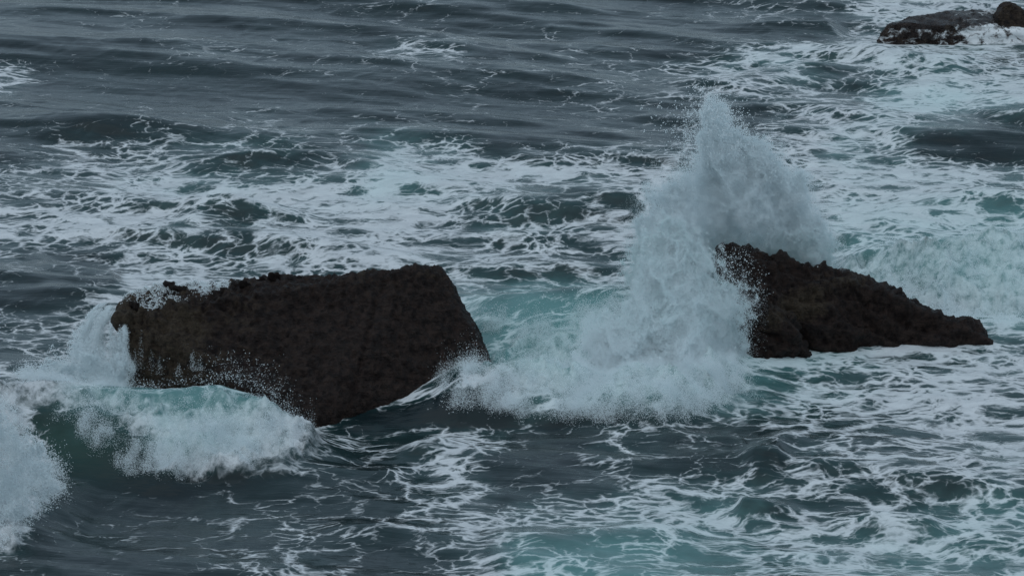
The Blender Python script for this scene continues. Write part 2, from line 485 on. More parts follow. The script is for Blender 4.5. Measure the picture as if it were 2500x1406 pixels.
def build_sea():
    gx = grade(-25.0, 25.0, 0.07, -22000, 22000)
    gy = grade(90.0, 186.0, 0.125, -3000, 30000)
    X, Y = np.meshgrid(gx, gy)
    core = (np.abs(X) < 60) & (Y > 60) & (Y < 260)
    Z = np.zeros_like(X)
    xs, ys = X[core], Y[core]
    h = sea_h(xs, ys)
    fade = (1 - sstep(27, 50, np.abs(xs))) * sstep(70, 88, ys) * (1 - sstep(195, 240, ys))
    px, py = proj(xs, ys, h)
    b = boil_field(xs, ys) * fade
    jx = px + 26 * vnoise(xs * .5, ys * .4, seed=61) + 12 * vnoise(xs * 1.7, ys * 1.2, seed=62)
    jy = py + 10 * vnoise(xs * .5, ys * .4, seed=63)
    D = lookup(FOAM, jx, jy); A = lookup(AER, jx, jy)
    for line in ([(1820, 896), (1990, 876), (2150, 856), (2300, 846), (2420, 842)], [(740, 1020), (800, 1016), (1000, 970), (1130, 935), (1200, 915)]):
        lx, ly = np.array(line, float).T
        dl = py - np.interp(px, lx, ly)
        on = sstep(lx[0] - 25, lx[0], px) * (1 - sstep(lx[-1], lx[-1] + 30, px))
        D = D + .55 * on * np.exp(-(dl / 13.0) ** 2) * (.6 + .8 * vnoise(xs * 1.3, ys, seed=77))
    # steep unbroken faces shed their foam; crests carry it
    Z[core] = h
    rest = (-0.7 * np.gradient(Z, gy, axis=0))[core]
    D = D - 0.28 * sstep(.08, .45, -rest) * (1 - b)
    D = D * fade + (1 - fade) * .25
    gp = np.exp(-((px - 150) / 190) ** 2 - ((py - 1080) / 90) ** 2) + .8 * np.exp(-((px - 1255) / 60) ** 2 - ((py - 865) / 30) ** 2)
    Z[core] = h * fade
    ci = np.flatnonzero((np.abs(gx) <= 25.01)); cj = np.flatnonzero((gy >= 89.99) & (gy <= 186.01))
    HG['z'] = Z[cj[0]:cj[-1] + 1, ci[0]:ci[-1] + 1].astype(np.float32); HG['x0'] = gx[ci[0]]; HG['y0'] = gy[cj[0]]
    nv = X.size
    def full(v, d=0.0):
        o = np.full(X.shape, d); o[core] = v; return o.ravel().astype(np.float32)
    co = np.stack([X, Y, Z], -1).reshape(-1, 3).astype(np.float32)
    ny, nx = X.shape
    i = np.arange(nv).reshape(ny, nx)
    q = np.stack([i[:-1, :-1], i[:-1, 1:], i[1:, 1:], i[1:, :-1]], -1).reshape(-1, 4)
    me = bpy.data.meshes.new('sea')
    me.vertices.add(nv); me.vertices.foreach_set('co', co.ravel())
    me.loops.add(q.size); me.loops.foreach_set('vertex_index', q.ravel().astype(np.int32))
    me.polygons.add(len(q)); me.polygons.foreach_set('loop_start', np.arange(0, q.size, 4, dtype=np.int32))
    me.polygons.foreach_set('use_smooth', np.ones(len(q), bool))
    me.update()
    for nme, v in (('foam', full(D, .25)), ('air', full(A * fade)), ('boil', full(b)), ('green', full(np.clip(gp, 0, 1)))):
        a = me.attributes.new(nme, 'FLOAT', 'POINT'); a.data.foreach_set('value', v)
    me.materials.append(M_SEA)
    o = bpy.data.objects.new('sea', me); COL.objects.link(o)
    tag(o, 'slate green sea streaked and webbed with white foam around the rocks', 'sea', kind='structure')
    print('sea', nv, 'verts', round(time.time() - T0, 1), 's')
    return o
build_sea()

# ------------------------------------------------------------------ rocks
def hull_bm(bm, pts):
    vs = [bm.verts.new(p) for p in pts]
    r = bmesh.ops.convex_hull(bm, input=vs)
    junk = [e for e in r['geom_interior'] + r['geom_unused'] if isinstance(e, bmesh.types.BMVert)]
    bmesh.ops.delete(bm, geom=list(set(junk)), context='VERTS')

def make_rock(name, hulls, voxel, disp, mat, parent=None, extra_attr=None):
    """union of hulls, remeshed, then worn by noise; disp(co, no) -> offset along normal"""
    bm = bmesh.new()
    for h in hulls:
        hull_bm(bm, h)
    me = bpy.data.meshes.new('tmp'); bm.to_mesh(me); bm.free()
    o = bpy.data.objects.new('tmp', me); COL.objects.link(o)
    md = o.modifiers.new('r', 'REMESH'); md.mode = 'VOXEL'; md.voxel_size = voxel; md.use_smooth_shade = True
    ms = o.modifiers.new('s', 'SMOOTH'); ms.factor = .5; ms.iterations = 4
    dg = bpy.context.evaluated_depsgraph_get()
    nm = bpy.data.meshes.new_from_object(o.evaluated_get(dg))
    bpy.data.objects.remove(o); bpy.data.meshes.remove(me)
    nv = len(nm.vertices)
    co = np.empty(nv * 3, np.float32); nm.vertices.foreach_get('co', co); co = co.reshape(-1, 3).astype(float)
    no = np.empty(nv * 3, np.float32); nm.vertex_normals.foreach_get('vector', no); no = no.reshape(-1, 3).astype(float)
    off, crust, film = disp(co, no)
    co = co + no * off[:, None]
    nm.vertices.foreach_set('co', co.ravel().astype(np.float32))
    for k, v in (('crust', crust), ('film', film)):
        a = nm.attributes.new(k, 'FLOAT', 'POINT'); a.data.foreach_set('value', v.astype(np.float32))
    nm.polygons.foreach_set('use_smooth', np.ones(len(nm.polygons), bool))
    nm.materials.clear(); nm.materials.append(mat)
    nm.name = name
    nm.update()
    ob = bpy.data.objects.new(name, nm); COL.objects.link(ob)
    if parent: ob.parent = parent
    print(name, nv, 'verts', round(time.time() - T0, 1), 's')
    return ob

def knobs(co, s, seed):
    """rounded lumps with sharp creases"""
    x, y, z = co.T
    return .5 - fbm(x * s, y * s, z * s, octaves=3, seed=seed, billow=True, gain=.55)

# -- big left block
YB = at(760, 1015, -.5)[1]
YA = YB + 0.9; YC = YB + 2.7
def gnd(px, py, z, out=0.0):
    return at(px, py, z)
a_top = [aty(290, 776, YA + .5), aty(420, 758, YA + .9), aty(580, 730, YA + 1.3), aty(735, 706, YA + 1.5), aty(900, 682, YA + 1.8), aty(1052, 656, YC + .2), aty(1078, 662, YC + .5)]
back_top = []
for p, dy, dz, dx in zip(a_top, (2.5, 2.5, 2.5, 2.5, 2.5, 2.2, 2.0), (.0, -.10, -.28, -.40, -.55, -.9, -1.1), (.25, .1, 0, 0, 0, 0, .2)):
    back_top.append(p + np.array([dx, dy, dz]))
low = [at(345, 935, 0) , at(765, 1014, -.1), at(1216, 918, .3)]
low[0][1] = YA; low[0][0] = aty(338, 930, YA)[0]; low[0][2] = -.1
bot = []
for p in low:
    bot.append(np.array([p[0], p[1] - .25, -2.2]))
bot[2] += np.array([.7, 0, 0])
bot.append(np.array([low[2][0] + .5, YC + 5.5, -2.2])); bot.append(np.array([low[0][0] - .2, YA + 5.5, -2.2]))
def disp_left(co, no):
    x, y, z = co.T
    px, py = proj(x, y, z)
    top = sstep(.55, .95, no[:, 2]) 
    edge = sstep(1.6, 2.9, z - (x - a_top[0][0]) * .09)
    leftm = 1 - sstep(250, 900, px)
    lump = np.clip(.25 + .9 * edge * (.55 + .45 * leftm) + .35 * leftm, 0, 1.2)
    d = .16 * fbm(x * .55, y * .55, z * .55, octaves=3, seed=4)
    d += lump * (.62 * knobs(co, 1.5, 11) + .26 * knobs(co, 4.2, 15)) - .13 * lump
    d += lump * lump * .34 * np.clip(knobs(co, 2.7, 13), 0, 1) 
    rough = np.clip(.35 + lump, 0, 1)
    d += rough * (.15 * knobs(co, 3.0, 17) + .08 * knobs(co, 6.5, 18)) + .04 * fbm(x * 7, y * 7, z * 3.2, octaves=2, seed=19)
    d += (1 - .6 * np.clip(lump, 0, 1)) * .045 * fbm((x + y) * .5, z * 5.5 + .5 * x, octaves=3, seed=27)     # thin level beds
    d -= .10 * np.exp(-((px - 905 + .25 * (py - 800) + 14 * vnoise(z * 2, x * .1, seed=28)) / 7) ** 2) * (py > 690)
    d -= .05 * np.clip(fbm(x * 2.2, y * 2.2, z * .5, octaves=2, seed=23), 0, 1)      # run-off grooves
    crust = -.22 + .62 * (1 - sstep(350, 850, px)) * (1 - sstep(1.9, 3.2, z)) + .30 * edge + .25 * knobs(co, 3.0, 17)
    return d, crust, np.zeros_like(x)
rock_left = make_rock('sea_rock', [a_top + back_top + low + bot], .05, disp_left, M_ROCK)
tag(rock_left, 'large dark slab rock with a slanting top and water pouring off its left end', 'rock', 'dark rocks standing in the surf')

from mathutils.bvhtree import BVHTree
def bvh_of(o):
    return BVHTree.FromObject(o, bpy.context.evaluated_depsgraph_get())
BV_L = bvh_of(rock_left)
def drop(bv, x, y, z0=12.0):
    hit = bv.ray_cast(Vector((x, y, z0)), Vector((0, 0, -1)))
    return hit[0]
# loose lumps standing on the slab's top
def lump_mesh(name, r, seed):
    bm = bmesh.new()
    bmesh.ops.create_icosphere(bm, subdivisions=4, radius=1.0)
    for v in bm.verts:
        c = np.array([v.co]) * 1.3 + seed * 5.1
        k = 1 + .95 * float(fbm(c[:, 0], c[:, 1], c[:, 2], octaves=4, seed=seed)[0])
        v.co = Vector((v.co.x * r * 1.25 * k, v.co.y * r * k, v.co.z * r * .85 * k))
    for f in bm.faces: f.smooth = True
    me = bpy.data.meshes.new(name); bm.to_mesh(me); bm.free()
    for k in ('crust', 'film'):
        a = me.attributes.new(k, 'FLOAT', 'POINT'); a.data.foreach_set('value', np.full(len(me.vertices), -.2, np.float32))
    me.materials.append(M_ROCK)
    return me
LUMPS = [lump_mesh('knob', 1.0, s) for s in (1, 2, 3, 4)]
lump_spots = [(415, 715, .16, 1.9), (425, 722, .14, 1.6), (448, 722, .13, 1.4), (518, 698, .14, 2.4), (505, 697, .08, 2.6), (480, 708, .09, 2.2), (462, 706, .07, 2.4),
              (588, 690, .22, 1.0), (600, 697, .18, .7), (640, 684, .16, 1.0), (668, 682, .17, 1.0), (712, 680, .16, .8), (724, 682, .14, .9), 
              (380, 750, .14, .6), (345, 752, .16, .5), (365, 742, .12, 1.0), (335, 762, .13, .3), (550, 706, .15, .5), (395, 690, .07, 3.0), (404, 734, .12, .9), (530, 716, .14, .3), (318, 764, .10, .5)]
for i, (px, py, r, dy) in enumerate(lump_spots):
    k = bpy.data.objects.new('knob', LUMPS[i % 4]); COL.objects.link(k)
    base_y = YA + .5 + np.interp(px, (290, 1058), (0, 2.0)) + dy
    p = aty(px, py, base_y)
    hit = drop(BV_L, p[0], p[1])
    if hit is not None: p[2] = hit.z + r * .08
    r *= .95; k.location = p; k.scale = (r * (1 + .4 * math.sin(i * 3.3)), r, r * (.9 + .3 * math.cos(i * 5.1))); k.rotation_euler = (i * 1.3, i * .7, i * 2.1)
    k.parent = rock_left

# -- right wedge
Y1 = at(1840, 893, 0)[1]; Y2 = at(1990, 873, 0)[1]; Y3 = at(2150, 853, 0)[1]; Y4 = at(2410, 838, 0)[1]
ridge = [aty(1752, 612, Y1 + 2.6), aty(1835, 613, Y1 + 2.7), aty(1872, 640, Y1 + 2.6), aty(1950, 657, Y2 + 2.2), aty(2050, 670, Y2 + 2.3), aty(2112, 702, Y3 + 1.9), aty(2170, 714, Y3 + 1.7), aty(2235, 742, Y3 + 1.5), aty(2310, 776, Y4 + .9), aty(2370, 794, Y4 + .6), aty(2424, 834, Y4 + .2)]
def back(p, dy, dz): return p + np.array([.15, dy, dz])
def floor(p, dx=0, dy=0, z=-2.0): return np.array([p[0] + dx, p[1] + dy, z])
f1, f2, f3, f4 = at(1830, 880, 0), at(1990, 860, 0), at(2150, 846, 0), at(2424, 842, 0)
upperL = [aty(1748, 640, Y1 + 2.0), aty(1795, 700, Y1 + 1.3), aty(1835, 745, Y1 + 1.0)]
main1 = ridge[:6] + [back(p, 1.8, -1.0) for p in ridge[:6]] + upperL + [f2, f3, floor(f1, .3, .8), floor(f2), floor(f3), floor(f3, .3, 5), floor(f1, .3, 5), aty(1860, 860, Y1 + .7)]
main2 = ridge[4:] + [back(p, 1.2, -.7) for p in ridge[4:9]] + [f3, at(2280, 832, 0), f4, floor(f3), floor(f4, .2, .3), floor(f4, 0, 2), floor(f3, 0, 5)]
toe = [aty(1808, 800, Y1 + .1), aty(1830, 764, Y1 + .5), aty(1895, 756, Y1 + .7), aty(1932, 764, Y1 + .5), aty(1972, 820, Y1 + .0), at(1820, 894, 0), at(1860, 899, 0), at(1985, 878, 0), floor(f1, 0, -.3), floor(f2, 0, -.3), floor(f2, 0, 2), floor(f1, 0, 2)]
def disp_right(co, no):
    x, y, z = co.T
    px, py = proj(x, y, z)
    d = .34 * fbm(x * .55, y * .55, z * .55, octaves=3, seed=44)
    tz = (z + .35 * x) / .62 + .5 * fbm(x * .5, y * .5, octaves=2, seed=45); tz = tz - np.floor(tz)
    d += .17 * sstep(0, .75, tz) * (1 - sstep(.82, 1.0, tz)) - .07
    d += .42 * knobs(co, 1.15, 47) - .10 + .22 * knobs(co, 3.1, 51) + .09 * knobs(co, 7.0, 53)
    d += sstep(.15, .6, no[:, 2]) * (.50 * np.clip(knobs(co, 1.0, 48), 0, 1) + .12 * np.clip(knobs(co, 3.0, 49), 0, 1)) - .05
    # fissure between the lower lump and the wedge
    u = px - (1925 + (py - 745) * .55)
    d -= .50 * np.exp(-(u / 13) ** 2) * sstep(735, 765, py) * (no[:, 1] < .3)
    crust = -.30 + .95 * np.exp(-((px - 1960) / 70) ** 2 - ((py - 745) / 45) ** 2) + .7 * np.exp(-((px - 2080) / 90) ** 2 - ((py - 690) / 28) ** 2) + .7 * np.exp(-((px - 1880) / 40) ** 2 - ((py - 790) / 40) ** 2)
    return d, crust, np.zeros_like(x)
rock_right = make_rock('sea_rock', [main1, main2, toe], .05, disp_right, M_ROCK)
tag(rock_right, 'dark wedge rock tapering down to the right, spray bursting behind its peak', 'rock', 'dark rocks standing in the surf')

# -- far ledge and block, upper right
def zpt(px, py, z): return at(px, py, z)
led_front = [at(2138, 100, 0), at(2300, 104, 0), at(2500, 106, 0), at(2700, 108, 0)]
led_edge = [zpt(2160, 66, .6), zpt(2215, 50, .95), zpt(2300, 66, .6), zpt(2450, 76, .45), zpt(2700, 78, .45)]
led_back = [zpt(2215, 37, .95), zpt(2330, 20, .95), zpt(2400, 28, .8), zpt(2500, 44, .5), zpt(2700, 46, .5)]
led = led_front + led_edge + led_back + [floor(p, 0, -.2, -1.5) for p in led_front] + [floor(p, 0, .8, -1.5) for p in led_back]
def disp_ledge(co, no):
    x, y, z = co.T
    px, py = proj(x, y, z)
    d = .24 * fbm(x * .6, y * .45, z * .8, octaves=3, seed=64) + .20 * knobs(co, .9, 67) - .12 + .09 * knobs(co, 2.6, 71)
    st = np.floor(z / .22 + .8 * fbm(x * .5, y * .5, octaves=2, seed=69)); d += .05 * (st % 2)
    film = .56 + .34 * sstep(2270, 2400, px) * sstep(50, 75, py) - .5 * np.exp(-((px - 2230) / 90) ** 2 - ((py - 45) / 18) ** 2)
    return d, np.full_like(x, .12), film
ledge = make_rock('sea_rock', [led], .07, disp_ledge, M_WET)
tag(ledge, 'low flat wet ledge of rock with foam draining over it, top right', 'rock', 'dark rocks standing in the surf')
kb = at(2470, 74, .4)[1]
blk = [aty(2440, 68, kb - .2), aty(2436, 40, kb), aty(2446, 14, kb + .3), aty(2462, 11, kb + .3), aty(2484, 16, kb + .2), aty(2502, 34, kb), aty(2530, 50, kb), aty(2545, 76, kb - .2), aty(2490, 76, kb - .4)]
blk = blk + [p + np.array([0, 1.3, -.2]) for p in blk] + [floor(p, 0, 0, -.5) for p in (blk[0], blk[7], blk[8])]
def disp_blk(co, no):
    d = .25 * knobs(co, 1.6, 77) - .06 + .12 * knobs(co, 4, 79)
    return d, np.full(len(co), .22), np.zeros(len(co))
block = make_rock('sea_rock', [blk], .05, disp_blk, M_ROCK)
tag(block, 'knobbly brown block of rock standing on the far wet ledge', 'rock', 'dark rocks standing in the surf')
# -- small awash rock off the tip of the wedge
sm = [at(2420, 838, -.12), at(2440, 830, -.02), at(2474, 828, -.02), at(2488, 836, -.12), at(2450, 842, -.15)]
sm = sm + [floor(p, 0, 0, -1) for p in sm] + [floor(p, 0, 1.2, -.6) for p in sm]
awash = make_rock('sea_rock', [sm], .05, lambda co, no: (.12 * knobs(co, 2, 81), np.full(len(co), -.2), np.full(len(co), .2)), M_WET)
tag(awash, 'small wet rock barely awash beyond the right tip of the wedge rock', 'rock', 'dark rocks standing in the surf')

# ------------------------------------------------------------------ droplets: point clouds of small spheres
TET = np.array([(1, 1, 1), (1, -1, -1), (-1, 1, -1), (-1, -1, 1)]) * 1.05
def spray_object(name, pos, rad, mat, parent):
    """most droplets are points drawn as little spheres; every so many is a small solid blob"""
    pos = np.asarray(pos, np.float32); rad = np.asarray(rad, np.float32)
    n = len(pos)
    k = rng.permutation(n)[:min(9000, n // 12)]
    m = len(k)
    tv = (pos[k][:, None, :] + TET[None].astype(np.float32) * rad[k][:, None, None]).reshape(-1, 3)
    rad = rad.copy(); rad[k] = 0
    co = np.concatenate([pos, tv]); rr = np.concatenate([rad, np.zeros(len(tv), np.float32)])
    b = n + 4 * np.arange(m)[:, None, None]
    tri = (b + np.array([(0, 1, 2), (0, 3, 1), (0, 2, 3), (1, 3, 2)])[None]).reshape(-1, 3)
    me = bpy.data.meshes.new(name)
    me.vertices.add(len(co)); me.vertices.foreach_set('co', co.ravel())
    me.loops.add(tri.size); me.loops.foreach_set('vertex_index', tri.ravel().astype(np.int32))
    me.polygons.add(len(tri)); me.polygons.foreach_set('loop_start', np.arange(0, tri.size, 3, dtype=np.int32))
    me.polygons.foreach_set('use_smooth', np.ones(len(tri), bool))
    me.update()
    a = me.attributes.new('droplet_radius', 'FLOAT', 'POINT'); a.data.foreach_set('value', rr)
    me.materials.append(mat)
    o = bpy.data.objects.new(name, me); COL.objects.link(o)
    g = bpy.data.node_groups.new(name + '_droplets', 'GeometryNodeTree')
    g.interface.new_socket('Geometry', in_out='INPUT', socket_type='NodeSocketGeometry')
    g.interface.new_socket('Geometry', in_out='OUTPUT', socket_type='NodeSocketGeometry')
    gi = g.nodes.new('NodeGroupInput'); go = g.nodes.new('NodeGroupOutput')
    mp = g.nodes.new('GeometryNodeMeshToPoints')
    na = g.nodes.new('GeometryNodeInputNamedAttribute'); na.data_type = 'FLOAT'; na.inputs[0].default_value = 'droplet_radius'
    gt = g.nodes.new('FunctionNodeCompare'); gt.data_type = 'FLOAT'; gt.operation = 'GREATER_THAN'; gt.inputs[1].default_value = 1e-5
    sm_ = g.nodes.new('GeometryNodeSetMaterial'); sm_.inputs['Material'].default_value = mat
    jn = g.nodes.new('GeometryNodeJoinGeometry')
    L = g.links.new
    L(gi.outputs[0], mp.inputs[0]); L(na.outputs[0], gt.inputs[0]); L(gt.outputs[0], mp.inputs['Selection'])
    L(na.outputs[0], mp.inputs['Radius']); L(mp.outputs[0], sm_.inputs[0])
    L(gi.outputs[0], jn.inputs[0]); L(sm_.outputs[0], jn.inputs[0]); L(jn.outputs[0], go.inputs[0])
    md = o.modifiers.new('droplets', 'NODES'); md.node_group = g
    o['kind'] = 'stuff'
    if parent: o.parent = parent
    return o

def thing(name, label, category, group=None):
    o = bpy.data.objects.new(name, None); COL.objects.link(o); o.empty_display_size = .2
    return tag(o, label, category, group)

def radii(n, lo, hi, p=2.5):
    return lo + (hi - lo) * rng.random(n) ** p

def mixed(n, lo, hi, share=.05, clo=.014, chi=.034):
    r = radii(n, lo, hi, 3)
    k = rng.random(n) < share
    r[k] = radii(k.sum(), clo, chi, 2.5)
    return r

def inside(poly, px, py):
    poly = np.asarray(poly, float); r = np.zeros(len(px), bool)
    x0, y0 = poly[-1]
    for x1, y1 in poly:
        c = ((y1 > py) != (y0 > py)) & (px < (x0 - x1) * (py - y1) / (y0 - y1 + 1e-12) + x1)
        r ^= c; x0, y0 = x1, y1
    return r

def edge_dist(poly, px, py):
    poly = np.asarray(poly, float); d = np.full(len(px), 1e9)
    a = np.roll(poly, 1, 0)
    for (x0, y0), (x1, y1) in zip(a, poly):
        vx, vy = x1 - x0, y1 - y0
        t = np.clip(((px - x0) * vx + (py - y0) * vy) / (vx * vx + vy * vy), 0, 1)
        d = np.minimum(d, np.hypot(px - x0 - t * vx, py - y0 - t * vy))
    return d

S = 72.0      # photo pixels per metre of height round the rocks

def plume(poly, n, y0, thick, soft=25.0, seed=0, clump=1.0, src=None, dens_fn=None, depth=.35):
    """spray cloud standing in the air: an upright body with the given silhouette,
    its depth thickest in the middle, broken into billows and filaments"""
    poly = np.asarray(poly, float)
    lo = poly.min(0) - 40; hi = poly.max(0) + 40
    px = lo[0] + (hi[0] - lo[0]) * rng.random(n); py = lo[1] + (hi[1] - lo[1]) * rng.random(n)
    sgn = np.where(inside(poly, px, py), 1.0, -1.0) * edge_dist(poly, px, py)
    k = rng.random(n) < sstep(-soft - 62, -soft + 2, sgn)
    px, py, sgn = px[k], py[k], sgn[k]; n = len(px)
    half = thick * np.sqrt(np.clip(sgn, 4, 130) / 130.0)
    wq = 14 * vnoise(px * .03, py * .03, seed=seed + 3)
    bul = fbm((px + wq) * .016, (py - wq) * .015, octaves=4, seed=seed + 40, gain=.52, billow=True)
    dy = (.5 - bul) * -1.25 * np.clip(half, .3, 2) + rng.normal(0, .5, n) * half * depth
    y = y0(px, py) if y0.__code__.co_argcount == 2 else y0(px)
    y = y + dy
    d = np.stack([(px - 1250) / FPX, CP + (703 - py) / FPX * SP, -SP + (703 - py) / FPX * CP], -1)
    t = y / d[:, 1]
    pos = d * t[:, None]; pos[:, 2] += CAM_H
    x_, y_, z_ = pos.T
    # stretch the noise along the throw direction
    if src is not None:
        ang = np.arctan2(x_ - src[0], z_ - src[2]); rr = np.hypot(x_ - src[0], z_ - src[2])
        q = fbm(ang * 5.0, rr * 1.1, y_ * 1.2, octaves=4, seed=seed, gain=.6)
    else:
        q = fbm(x_ * 1.6, y_ * 1.3, z_ * 1.6, octaves=4, seed=seed, gain=.6)
    q2 = fbm(x_ * 4.2, y_ * 3.2, z_ * 4.2, octaves=3, seed=seed + 9, gain=.7)
    f = sstep(-soft, soft * 1.6, sgn + clump * (42 * q + 20 * q2)) * np.clip(.72 + .8 * q + .9 * q2, .10 + .12 * sstep(10, 60, sgn), 1.3)
    if dens_fn is not None:
        f = f * dens_fn(px, py)
    keep = rng.random(n) < f
    return pos[keep]

def skin(poly, n, lift, seed=0, zref=.6, bias=1.0, fuzz=18.0):
    """broken water lying on the wave: droplets in a ragged layer above the surface"""
    poly = np.asarray(poly, float)
    wp = np.array([at(a, b, zref)[:2] for a, b in poly])
    lo = wp.min(0) - .8; hi = wp.max(0) + .8
    x = lo[0] + (hi[0] - lo[0]) * rng.random(n); y = lo[1] + (hi[1] - lo[1]) * rng.random(n)
    h = surf(x, y)
    px, py = proj(x, y, h)
    sgn = np.where(inside(poly, px, py), 1.0, -1.0) * edge_dist(poly, px, py)
    k = sgn > -fuzz - 34
    x, y, h, sgn = x[k], y[k], h[k], sgn[k]; n = len(x)
    q = fbm(x * 1.3, y * 1.1, octaves=5, seed=seed, gain=.62)
    q = q + .5 * fbm(x * 4.5, y * 3.5, octaves=3, seed=seed + 3, gain=.6)
    f = sstep(-fuzz, fuzz, sgn + 40 * q) * np.clip(.38 + 1.5 * q * bias, .0, 1)
    k = rng.random(n) < f
    x, y, h, q = x[k], y[k], h[k], q[k]
    z = h + rng.exponential(1.0, len(x)) * lift * np.clip(.5 + 1.5 * q, .15, 1.6) - .02
    x = x + rng.normal(0, .05, len(x)); y = y + rng.normal(0, .08, len(x))
    return np.stack([x, y, z], -1)

def fling(poly, n, y0, spread, seed=0):
    """single thrown droplets round a silhouette, in small clusters"""
    poly = np.asarray(poly, float)
    k = rng.integers(0, len(poly), n)
    u = rng.random(n)[:, None]
    c = poly[k] * (1 - u) + poly[(k + 1) % len(poly)] * u
    c = c + rng.normal(0, 1, (n, 2)) * np.array(spread)
    m = 4
    c = np.repeat(c, m, 0) + rng.normal(0, 5, (n * m, 2))
    yy = (y0(c[:, 0]) if callable(y0) else y0) + rng.normal(0, .5, n * m)
    d = np.stack([(c[:, 0] - 1250) / FPX, CP + (703 - c[:, 1]) / FPX * SP, -SP + (703 - c[:, 1]) / FPX * CP], -1)
    pos = d * (yy / d[:, 1])[:, None]; pos[:, 2] += CAM_H
    return pos

# ---- tall splash behind and left of the wedge
YP = Y1 + 2.2
splash = thing('splash', 'tall plume of white spray bursting up beside the wedge rock', 'splash')
P_CORE = [(1545, 700), (1560, 560), (1600, 490), (1650, 440), (1695, 400), (1708, 330), (1718, 280), (1742, 268), (1762, 305), (1795, 338), (1860, 368), (1930, 420), (1980, 480), (2012, 560), (2028, 620), (2020, 680), (1900, 670), (1760, 640), (1750, 720), (1600, 760)]
def y_plume(px): return YP + .4 + 1.6 * sstep(1600, 1800, px)
def d_plume(px, py):
    thin = np.exp(-((px - 1880) / 90) ** 2 - ((py - 620) / 55) ** 2)
    veil = np.exp(-((px - 1740) / 70) ** 2 - ((py - 300) / 60) ** 2)
    right = sstep(1780, 1980, px)
    return np.clip(1 - .30 * thin - .15 * veil, .08, 1)
src = np.array([at(1700, 800, 0)[0], YP, 0.0])
pp = plume(P_CORE, 3300000, y_plume, 1.4, 34, 101, 1.0, src, d_plume)
tp = rng.random(len(pp)) < .75 * sstep(520, 640, proj(*pp.T)[1])
spray_object('aerated_plume', pp[tp], radii(tp.sum(), .0045, .0105, 3), M_AERSPRAY, splash)
pp = pp[~tp]
spray_object('plume', pp, mixed(len(pp), .0045, .0105, .012, .010, .024), M_SPRAY, splash)
pm = plume(P_CORE, 2600000, lambda px: y_plume(px) - .3, 1.9, 75, 151, .8, None, lambda a, b: .55 + 0 * a, .7)
spray_object('mist', pm, radii(len(pm), .0028, .0052, 2), M_SPRAY, splash)
fl = np.concatenate([fling([(1690, 420), (1700, 300), (1735, 235), (1770, 280), (1800, 330)], 700, YP + 1.0, (26, 26)),
                     fling([(1590, 500), (1640, 440), (1700, 380)], 250, YP + 1, (14, 16)),
                     fling([(1800, 340), (1900, 400), (1960, 470), (2010, 600)], 450, YP + 1.5, (20, 20)),
                     fling([(1640, 330), (1720, 290), (1820, 330)], 220, YP + 1, (60, 40))])
spray_object('droplets', fl, radii(len(fl), .005, .022, 3), M_SPRAY, splash)
# the jet that runs down from the plume and laps over the rock
P_JET = [(1540, 690), (1570, 600), (1620, 540), (1700, 570), (1748, 640), (1745, 690), (1800, 700), (1838, 735), (1825, 790), (1800, 830), (1812, 900), (1790, 960), (1700, 1000), (1640, 1025), (1560, 1005), (1470, 960), (1420, 880), (1440, 800), (1500, 760)]
def y_jet(px, py):
    a = np.interp(py, (560, 640, 760, 900, 1020), (Y1 + 1.4, Y1 + .8, Y1 - .6, Y1 - 2.5, Y1 - 4.4))
    b = Y1 + .35 - .5 * sstep(700, 800, py)
    k = sstep(1690, 1800, px)
    return a * (1 - k) + b * k
pj = plume(P_JET, 2400000, y_jet, .9, 26, 131, 1.0, None, None)
pj = pj[pj[:, 2] > surf(pj[:, 0], pj[:, 1]) - .2]
tp = rng.random(len(pj)) < .35 * (1 - sstep(780, 900, proj(*pj.T)[1]))
spray_object('aerated_jet', pj[tp], radii(tp.sum(), .0045, .0105, 3), M_AERSPRAY, splash)
pj = pj[~tp]
pm = plume(P_JET, 1500000, lambda px, py: y_jet(px, py) - .35, 1.2, 60, 157, .8, None, lambda a, b: .5 * (1 - .8 * sstep(1790, 1850, a)), .6)
pm = pm[pm[:, 2] > surf(pm[:, 0], pm[:, 1])]
spray_object('mist', pm, radii(len(pm), .0028, .0052, 2), M_SPRAY, splash)
spray_object('jet', pj, mixed(len(pj), .0045, .0105, .012, .010, .024), M_SPRAY, splash)
fj = fling([(1760, 620), (1790, 690), (1840, 740), (1825, 830), (1820, 880)], 330, Y1 - .2, (14, 16))
fj2 = fling([(1770, 630), (1830, 640), (1850, 730)], 160, Y1 - .1, (20, 24))
fj = np.concatenate([fj, fj2])
spray_object('droplets', fj, radii(len(fj), .004, .016, 3), M_SPRAY, splash)

